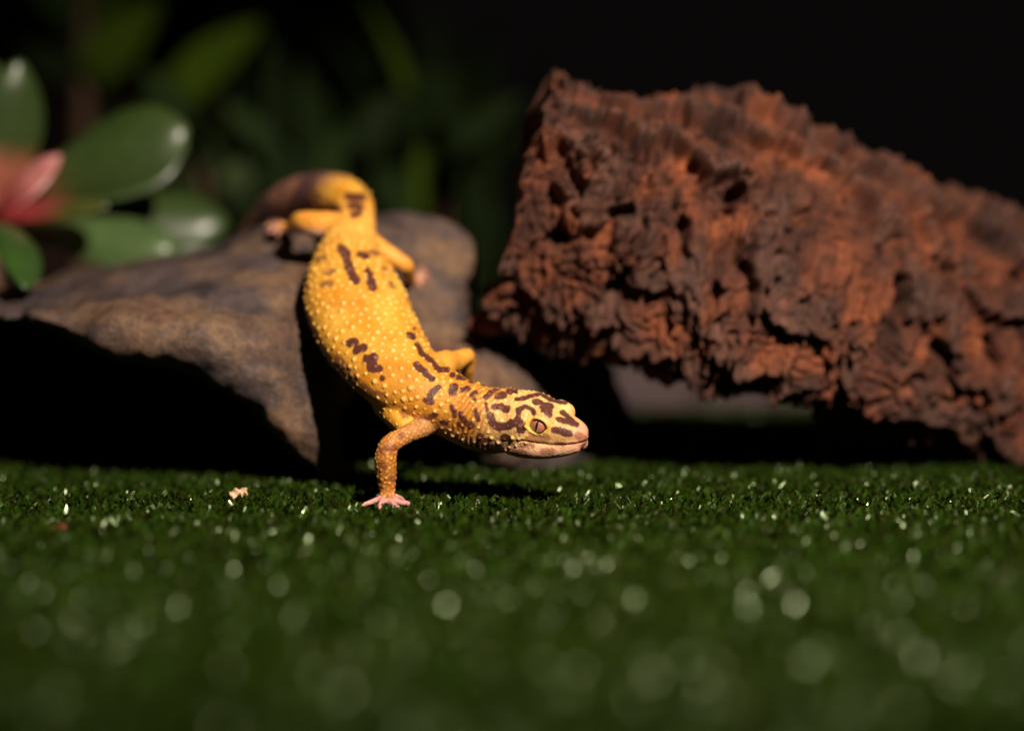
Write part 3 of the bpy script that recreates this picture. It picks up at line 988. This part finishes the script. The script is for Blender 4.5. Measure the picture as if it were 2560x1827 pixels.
body_sp = strokes(Z2, [(50, (640, 95), (680, 145)), (44, (690, 220), (730, 330), (785, 420)), (34, (830, 145), (890, 170)), (34, (900, 320), (930, 355)), (46, (945, 440), (955, 480)), (24, (925, 360), (945, 430)),
    (40, (725, 1070), (765, 1050)), (38, (790, 1140), (860, 1110)), (42, (895, 1225), (970, 1215)), (54, (950, 1280)), (38, (940, 1320), (1025, 1335)), (30, (1060, 1430)),
    (30, (1335, 980), (1375, 1000)), (19, (1385, 915)), (27, (1420, 1080), (1460, 1170), (1560, 1245), (1640, 1340), (1725, 1340)), (34, (1410, 1290), (1475, 1350), (1560, 1430)),
    (27, (1785, 1390)), (24, (1840, 1415), (1905, 1425)), (22, (1970, 1458), (2030, 1445)), (28, (1550, 1600), (1640, 1520)), (40, (1800, 1520), (1780, 1575)), (28, (1890, 1545), (1935, 1530))])
body_soft = strokes(Z2, [(26, (390, 212), (460, 185)), (27, (495, 345), (545, 320)), (27, (435, 462), (525, 445)), (26, (940, 125), (1000, 140)), (20, (1070, 290), (1100, 315)), (15, (1072, 380)), (22, (1140, 445), (1170, 490)),
    (30, (600, 1220), (700, 1330), (790, 1440)), (26, (860, 1500), (950, 1580), (1060, 1590)), (20, (270, 420), (300, 480)), (20, (1500, 960), (1560, 1060))], 4)
neck_sp = strokes(Z3, [(34, (225, 450), (150, 500), (110, 620)), (30, (60, 605), (150, 640)), (38, (445, 440), (405, 500)), (34, (535, 475), (600, 460)), (32, (650, 545), (700, 510)), (24, (690, 600)), (24, (790, 400), (890, 420)),
    (30, (830, 570), (890, 510)), (24, (930, 490), (1030, 430)), (42, (985, 560), (1060, 540)), (48, (1130, 490), (1200, 480)), (34, (400, 690), (440, 800)), (36, (510, 790), (560, 880), (650, 930)), (28, (700, 740), (740, 860)),
    (18, (830, 650), (850, 740)), (28, (280, 880), (330, 900)), (24, (480, 900), (540, 960)), (34, (760, 1060), (740, 1170)), (36, (840, 1120), (880, 1200)), (30, (110, 830), (200, 800)), (22, (30, 850), (120, 880))])
head_sp = strokes(Z3, [(24, (1215, 600), (1300, 590), (1400, 552), (1530, 530), (1650, 600), (1740, 622), (1840, 640)), (34, (1450, 635), (1530, 640)), (48, (1565, 680), (1640, 700)), (30, (1645, 750)),
    (38, (950, 690), (1040, 685)), (48, (1040, 690), (1090, 720)), (30, (1265, 720), (1330, 690), (1400, 715), (1440, 765)), (34, (1250, 730), (1245, 830)), (62, (1240, 880), (1275, 965)), (52, (1170, 905), (1260, 900)),
    (48, (890, 820), (925, 900), (1000, 950), (1100, 935), (1180, 905)), (30, (1800, 760), (1880, 830), (1985, 920)), (32, (1755, 850), (1850, 875), (1950, 905)), (44, (1690, 985), (1790, 1005), (1885, 1030)),
    (44, (1055, 1085), (1100, 1085)), (32, (1560, 740), (1640, 800))], 1.6)
head_soft = strokes(Z3, [(42, (1390, 1090), (1600, 1095)), (30, (1300, 1180), (1420, 1180)), (38, (1545, 1250), (1665, 1250)), (40, (1180, 1270), (1310, 1270)), (30, (1730, 1150), (1810, 1160)), (48, (2010, 1050), (2060, 1090)), (44, (980, 1150), (1060, 1230))], 3)
limb_sp = strokes(Z4, [(45, (835, 480)), (40, (740, 640), (700, 660)), (30, (1000, 540)), (40, (560, 860), (590, 900)), (30, (700, 1060), (735, 1080)), (25, (660, 1305)), (40, (560, 680), (640, 650)), (30, (540, 1120), (560, 1180)), (50, (860, 180), (900, 200)), (30, (1090, 240), (1230, 240))], 4) * 0.75
tail_sp = strokes(Z1, [(50, (1240, 420), (1380, 430)), (45, (1270, 520), (1370, 540)), (40, (1290, 620), (1350, 610)), (45, (1080, 540), (1110, 570))], 6)
# markings where the photograph does not look
w1, w2, cid = worley(co * 1000 / 5.5 + 0.4 * np.stack([wob(4), wob(4.5), wob(3.7)], 1))
hid = (1 - smooth01(w1, 0.30, 0.40)) * (cid % 3 > 0) * (1 - face) * smooth01(vent, -0.25, 0.1) * np.isin(part, (0, 1, 2, 4, 5, 6))

# ---- tubercles
P0, P1 = part == 0, part == 1
isbody = P0 & (kk > 8.4)
spc = np.full(len(co), 9.0); trd = np.zeros(len(co)); tht = np.zeros(len(co))
sel = P0 & (kk >= 8.2) & (kk < 14.2); spc[sel], trd[sel], tht[sel] = 2.1, 0.68, 0.40
sel = P0 & (kk >= 14.2); spc[sel], trd[sel], tht[sel] = 1.7, 0.54, 0.36
sel = P1 & (loc[:, 0] < 13) & (loc[:, 2] > -5); spc[sel], trd[sel], tht[sel] = 1.25, 0.50, 0.26
sel = P1 & (loc[:, 0] < 3) & (loc[:, 2] > -5); spc[sel], trd[sel], tht[sel] = 1.45, 0.54, 0.40
sel = P1 & (loc[:, 0] >= 13) & (loc[:, 0] < 19) & (loc[:, 2] > -2); spc[sel], trd[sel], tht[sel] = 0.95, 0.36, 0.08
sel = (part == 2) & (kk > 0.12) & (kk <= 0.42); spc[sel], trd[sel], tht[sel] = 0.85, 0.40, 0.12
sel = (part == 2) & (kk > 0.42) & (kk < 0.97); spc[sel], trd[sel], tht[sel] = 1.0, 0.46, 0.22
sel = (part == 3); spc[sel], trd[sel], tht[sel] = 1.9, 0.55, 0.3
sel = P0 & (kk < 6); spc[sel], trd[sel], tht[sel] = 2.2, 0.7, 0.35
sel = np.isin(part, (4, 5, 6)); spc[sel], trd[sel], tht[sel] = 1.5, 0.45, 0.12
spc[(vent < -0.45) & (part != 2)] = 9.0
spc[(sock + lidcol) > 0.2] = 9.0
spc[groove > 0.15] = 9.0
# unit: keep clear patch over the hips
spc = np.where(spc < 8, spc * rng.uniform(0.85, 1.18, len(spc)), spc)
order = rng.permutation(np.nonzero(spc < 8)[0])
cmm = co * 1000
kd = kdtree.KDTree(len(co))
for i, p in enumerate(cmm.tolist()):
    kd.insert(p, i)
kd.balance()
blocked = np.zeros(len(co), bool)
tub = []
for i in order:
    if blocked[i]:
        continue
    tub.append(i)
    for _, j, d in kd.find_range(cmm[i], spc[i]):
        blocked[j] = True
tcol = np.zeros(len(co)); dsp = np.zeros(len(co))
for i in tub:
    sz = random.uniform(0.62, 1.22)
    R_ = trd[i] * sz
    hgt = tht[i] * sz * random.uniform(0.8, 1.2)
    for _, j, d in kd.find_range(cmm[i], R_ * 1.15):
        x = max(0.0, 1 - (d / (R_ * 1.15)) ** 2)
        v = hgt * x ** 1.25
        if v > dsp[j]: dsp[j] = v
        tcol[j] = max(tcol[j], x)
co = co + no * (dsp * MM)[:, None]
set_co(gme, co)

# ---- skin colours
def mixc(c, k, w):
    return c * (1 - w[:, None]) + np.asarray(k)[None] * w[:, None]
Nn = len(co)
n_a = fbm(co * 1000 / 7, 3); n_b = perlin(co * 1000 / 2.2)
c = np.tile(lin(224, 148, 36), (Nn, 1))
c = mixc(c, lin(240, 178, 66), np.clip(0.5 + 0.9 * n_a, 0, 1))
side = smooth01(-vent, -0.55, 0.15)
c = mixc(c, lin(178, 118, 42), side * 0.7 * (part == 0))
c = mixc(c, lin(214, 190, 150), smooth01(-vent, 0.15, 0.6) * np.isin(part, (0, 1, 3)))
c = mixc(c, lin(200, 120, 34), P0 * smooth01(kk, 12.0, 14.0) * 0.35)
hip = P0 * smooth01(kk, 6.2, 7) * (1 - smooth01(kk, 8.2, 9.2))
c = mixc(c, lin(236, 168, 74), hip * 0.8)
# head : paler cream
hw = (P1 | (P0 & (kk > 15.5))) * smooth01(loc[:, 0], -8, 3)
c = mixc(c, lin(234, 186, 116), hw * 0.9)
c = mixc(c, lin(222, 164, 118), hw * smooth01(loc[:, 0], 17, 26) * 0.5)
c = mixc(c, lin(216, 168, 140), hw * smooth01(-mu, 0.0, 1.2) * 0.8)
c = mixc(c, lin(206, 128, 118), hw * smooth01(loc[:, 0], 25.5, 27.8) * 0.5)
# limbs and toes
c = mixc(c, lin(206, 126, 48), np.isin(part, (2,)) * 0.8)
c = mixc(c, lin(212, 156, 104), (part == 2) * smooth01(0.40 - kk, 0, 0.2) * 0.55)
c = mixc(c, lin(232, 156, 62), np.isin(part, (4, 5, 6)) * 0.8)
c = mixc(c, lin(206, 176, 170), (part == 6) * smooth01(-no[:, 2], 0.15, 0.7))
c = mixc(c, lin(204, 148, 138), (part == 20) * 1.0)
c = mixc(c, lin(190, 122, 122), (part == 20) * np.clip(0.4 + n_b, 0, 1) * 0.6)
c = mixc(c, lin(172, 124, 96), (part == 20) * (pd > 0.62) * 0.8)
# tail : purplish brown with paler rings
tl = P0 * (1 - smooth01(kk, 4.6, 5.7))
band = smooth01(np.sin(kk * 3.6 + 2.2 * n_a + 0.9), -0.1, 0.6)
c = mixc(c, lin(88, 60, 60), tl)
c = mixc(c, lin(156, 108, 84), tl * band * 0.8)
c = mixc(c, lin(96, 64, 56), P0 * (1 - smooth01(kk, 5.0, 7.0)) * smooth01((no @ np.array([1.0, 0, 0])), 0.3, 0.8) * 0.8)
c = laplace(c, ED, 14)
# tubercles paler than the skin between them
tw = smooth01(tcol, 0.25, 0.8)
c = c * (1 - 0.16 * (1 - tw) * isbody)[:, None]
c = mixc(c, lin(244, 200, 114), tw * 0.68 * np.isin(part, (0, 1, 3)) * (1 - tl))
c = c * (1 - 0.34 * (1 - tw) * (part == 2))[:, None]
c = mixc(c, lin(226, 160, 92), tw * 0.6 * (part == 2))
# markings
BR = lin(80, 38, 34)
sp = np.clip(np.maximum.reduce([body_sp, neck_sp * np.where(P1 & (loc[:, 0] > 6), 0, 1), head_sp * (P1 | (kk > 16)), hid, tail_sp * (P0)]), 0, 1) * np.isin(part, (0, 1, 3))
c = mixc(c, BR, sp * 0.97)
c = mixc(c, lin(112, 62, 50), body_soft * P0 * 0.75)
c = mixc(c, lin(150, 92, 70), head_soft * P1 * 0.75)
c = mixc(c, lin(120, 62, 36), limb_sp * np.isin(part, (2, 3, 0)))
c = mixc(c, lin(134, 84, 74), tw * sp * 0.55)
# throat and neck : crease shade painted into the skin colour between the folds
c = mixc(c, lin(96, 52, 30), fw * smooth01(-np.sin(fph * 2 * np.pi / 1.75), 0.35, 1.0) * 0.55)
# eye lids, mouth, nostril
c = mixc(c, lin(236, 190, 60), lidcol)
c = mixc(c, lin(30, 14, 12), sock)
c = mixc(c, lin(96, 40, 34), smooth01(groove, 0.35, 0.9))
c = mixc(c, lin(60, 24, 24), smooth01(nost, 0.35, 0.9))
c = mixc(c, lin(70, 34, 24), smooth01(ear, 0.3, 0.9) * 0.8)
c = c * (1 + 0.12 * n_b + 0.16 * perlin(co * 1000 / 0.8) + 0.10 * fbm(co * 1000 / 14 + 5, 2))[:, None]
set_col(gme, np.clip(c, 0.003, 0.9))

m_skin, nt, bs = mat('gecko_skin')
at = nd(nt, 'ShaderNodeAttribute', attribute_name='Col')
nt.links.new(at.outputs['Color'], bs.inputs['Base Color'])
bs.inputs['Roughness'].default_value = 0.5
bs.inputs['Specular IOR Level'].default_value = 0.4
bs.inputs['Subsurface Weight'].default_value = 0.12
bs.inputs['Subsurface Radius'].default_value = (1.0, 0.4, 0.2)
bs.inputs['Subsurface Scale'].default_value = 0.0006
tc = nd(nt, 'ShaderNodeTexCoord')
vo = nd(nt, 'ShaderNodeTexVoronoi')
vo.inputs['Scale'].default_value = 2100
nt.links.new(tc.outputs['Object'], vo.inputs['Vector'])
b = bump(nt, bs, vo.outputs['Distance'], 0.55, 0.00020)
b.invert = True

gloc = P(968, 1262, .594); gloc[2] = 0
gecko = empty('gecko', gloc, label='yellow leopard-spotted gecko climbing head first down off the rock onto the grass', cat='gecko')
set_co(gme, co - gloc)
gme.materials.append(m_skin)
gme.name = 'body'
link(bpy.data.objects.new('body', gme), parent=gecko)

m_eye, nt, bs = mat('eyeball')
at = nd(nt, 'ShaderNodeAttribute', attribute_name='Col')
nt.links.new(at.outputs['Color'], bs.inputs['Base Color'])
bs.inputs['Roughness'].default_value = 0.35
bs.inputs['Coat Weight'].default_value = 1.0
bs.inputs['Coat Roughness'].default_value = 0.06
m_pup, nt, bs = mat('pupil')
bs.inputs['Base Color'].default_value = (0.006, 0.004, 0.004, 1)
bs.inputs['Roughness'].default_value = 0.3
bs.inputs['Coat Weight'].default_value = 1.0
bs.inputs['Coat Roughness'].default_value = 0.06
for c0, Eo, ea, eb in EYES:
    Rr = 3.6 * HS
    cw = HO + HB @ ((c0 - Eo * 2.85) * HS)
    ax = np.stack([HB @ ea, HB @ eb, HB @ Eo], 1)
    s2 = Shell()
    ellipsoid(s2, np.zeros(3), np.eye(3), (Rr, Rr, Rr), 72, 48)
    lv_ = s2.verts() / HS
    me = make_mesh('eye', (s2.verts() @ ax.T) + cw - gloc, s2.F)
    rr = np.hypot(lv_[:, 0], lv_[:, 1])
    ang_ = np.arctan2(lv_[:, 1], lv_[:, 0])
    nz = perlin(np.stack([ang_ * 5, rr * 1.2, ang_ * 0], 1)) + 0.6 * perlin(lv_ * 3.5)
    cc = np.tile(lin(190, 118, 98), (len(lv_), 1))
    cc = mixc(cc, lin(138, 72, 60), np.clip(0.4 + nz, 0, 1) * 0.8)
    cc = mixc(cc, lin(236, 184, 150), (1 - smooth01(np.abs(lv_[:, 0]), 0.25, 0.75)) * 0.6)
    cc = mixc(cc, lin(24, 12, 12), np.maximum(smooth01(np.hypot(lv_[:, 0] / 2.75, lv_[:, 1] / 2.3), 0.84, 1.0), (lv_[:, 2] < 0) * 1.0))
    set_col(me, cc); me.materials.append(m_eye)
    eye = link(bpy.data.objects.new('eye', me), parent=gecko)
    # slit pupil lying on the iris
    V = []; Fc = []
    nb_, na_ = 19, 5
    for i in range(nb_):
        bb = -1.85 + 3.7 * i / (nb_ - 1)
        hw_ = 0.46 * math.sqrt(max(0, 1 - (bb / 1.85) ** 2)) + 0.01
        for j in range(na_):
            aa = hw_ * (-1 + 2 * j / (na_ - 1))
            for off in (0.03, -0.05):
                rad_ = 3.6 + off
                V.append(np.array([aa, bb, math.sqrt(rad_ ** 2 - aa * aa - bb * bb)]) * HS)
    V = np.array(V)
    def vi(i, j, k): return (i * na_ + j) * 2 + k
    for i in range(nb_ - 1):
        for j in range(na_ - 1):
            Fc.append((vi(i, j, 0), vi(i, j + 1, 0), vi(i + 1, j + 1, 0), vi(i + 1, j, 0)))
            Fc.append((vi(i, j, 1), vi(i + 1, j, 1), vi(i + 1, j + 1, 1), vi(i, j + 1, 1)))
        for j in (0, na_ - 1):
            Fc.append((vi(i, j, 0), vi(i + 1, j, 0), vi(i + 1, j, 1), vi(i, j, 1)))
    me = make_mesh('pupil', (V @ ax.T) + cw - gloc, Fc); me.materials.append(m_pup)
    link(bpy.data.objects.new('pupil', me), parent=eye)

# ================================================================== crumbs on the turf
m_chip, nt, bs = mat('wood_shaving')
n1 = noise_node(nt, 900, 4)
r1 = ramp(nt, n1.outputs['Fac'], [(0.35, lin(190, 140, 100)), (0.65, lin(236, 200, 164))])
nt.links.new(r1.outputs['Color'], bs.inputs['Base Color'])
bs.inputs['Roughness'].default_value = 0.7
def chip(name, pos, size, m, label, cat, seed, curl):
    r_ = np.random.default_rng(seed)
    nu_, nv_ = 18, 10
    V = []
    for side in (0, 1):
        for i in range(nu_):
            for j in range(nv_):
                a = (i / (nu_ - 1) - 0.5) * 2; b = (j / (nv_ - 1) - 0.5) * 2
                edge = 1 + 0.18 * math.sin(5 * a + seed) + 0.12 * math.sin(9 * b + seed * 2)
                x = a * size[0] * (1 - 0.25 * b * b) * edge
                y = b * size[1] * math.sqrt(max(0.05, 1 - a * a * 0.75)) * edge
                z = size[2] * (1.0 - curl * b * b - 0.5 * a * a + 0.25 * math.sin(7 * a + 3 * b)) - side * size[2] * 0.35
                V.append((x, y, z))
    V = np.array(V)
    n_ = nu_ * nv_
    idx = np.arange(n_).reshape(nu_, nv_)
    q = np.stack([idx[:-1, :-1], idx[1:, :-1], idx[1:, 1:], idx[:-1, 1:]], -1).reshape(-1, 4)
    Fc = [tuple(f) for f in q] + [tuple(f[::-1] + n_) for f in q]
    per = list(idx[:, 0]) + list(idx[-1, 1:]) + list(idx[::-1, -1][1:]) + list(idx[0, ::-1][1:-1])
    for i in range(len(per)):
        a, b = per[i], per[(i + 1) % len(per)]
        Fc.append((b, a, a + n_, b + n_))
    rx = Matrix.Rotation(math.radians(35), 3, 'X') @ Matrix.Rotation(math.radians(-22), 3, 'Y')
    V = V @ np.array(rx).T
    V[:, 2] -= V[:, 2].min()
    me = make_mesh(name, V, Fc); me.materials.append(m)
    ob = bpy.data.objects.new(name, me); ob.location = pos
    link(ob, label=label, cat=cat)
pc = P(593, 1250, ground_d(1250)); pc[2] = -0.0004
chip('wood_shaving', pc, (0.0025, 0.0018, 0.0014), m_chip, 'small pale cream wood shaving lying on the grass left of the foot', 'wood shaving', 3, 0.9)
m_crumb, nt, bs = mat('red_crumb')
n1 = noise_node(nt, 700, 3)
r1 = ramp(nt, n1.outputs['Fac'], [(0.35, lin(110, 40, 20)), (0.65, lin(150, 64, 34))])
nt.links.new(r1.outputs['Color'], bs.inputs['Base Color'])
pc = P(152, 1330, ground_d(1330)); pc[2] = -0.0004
chip('bark_crumb', pc, (0.0017, 0.0010, 0.0009), m_crumb, 'tiny reddish bark crumb on the grass near the left edge', 'bark crumb', 5, 0.6)
pc = P(2052, 1152, ground_d(1152)); pc[2] = -0.0004
chip('bark_crumb', pc, (0.0012, 0.0010, 0.0009), m_crumb, 'tiny reddish bark crumb on the grass below the bark log', 'bark crumb', 8, 0.6)
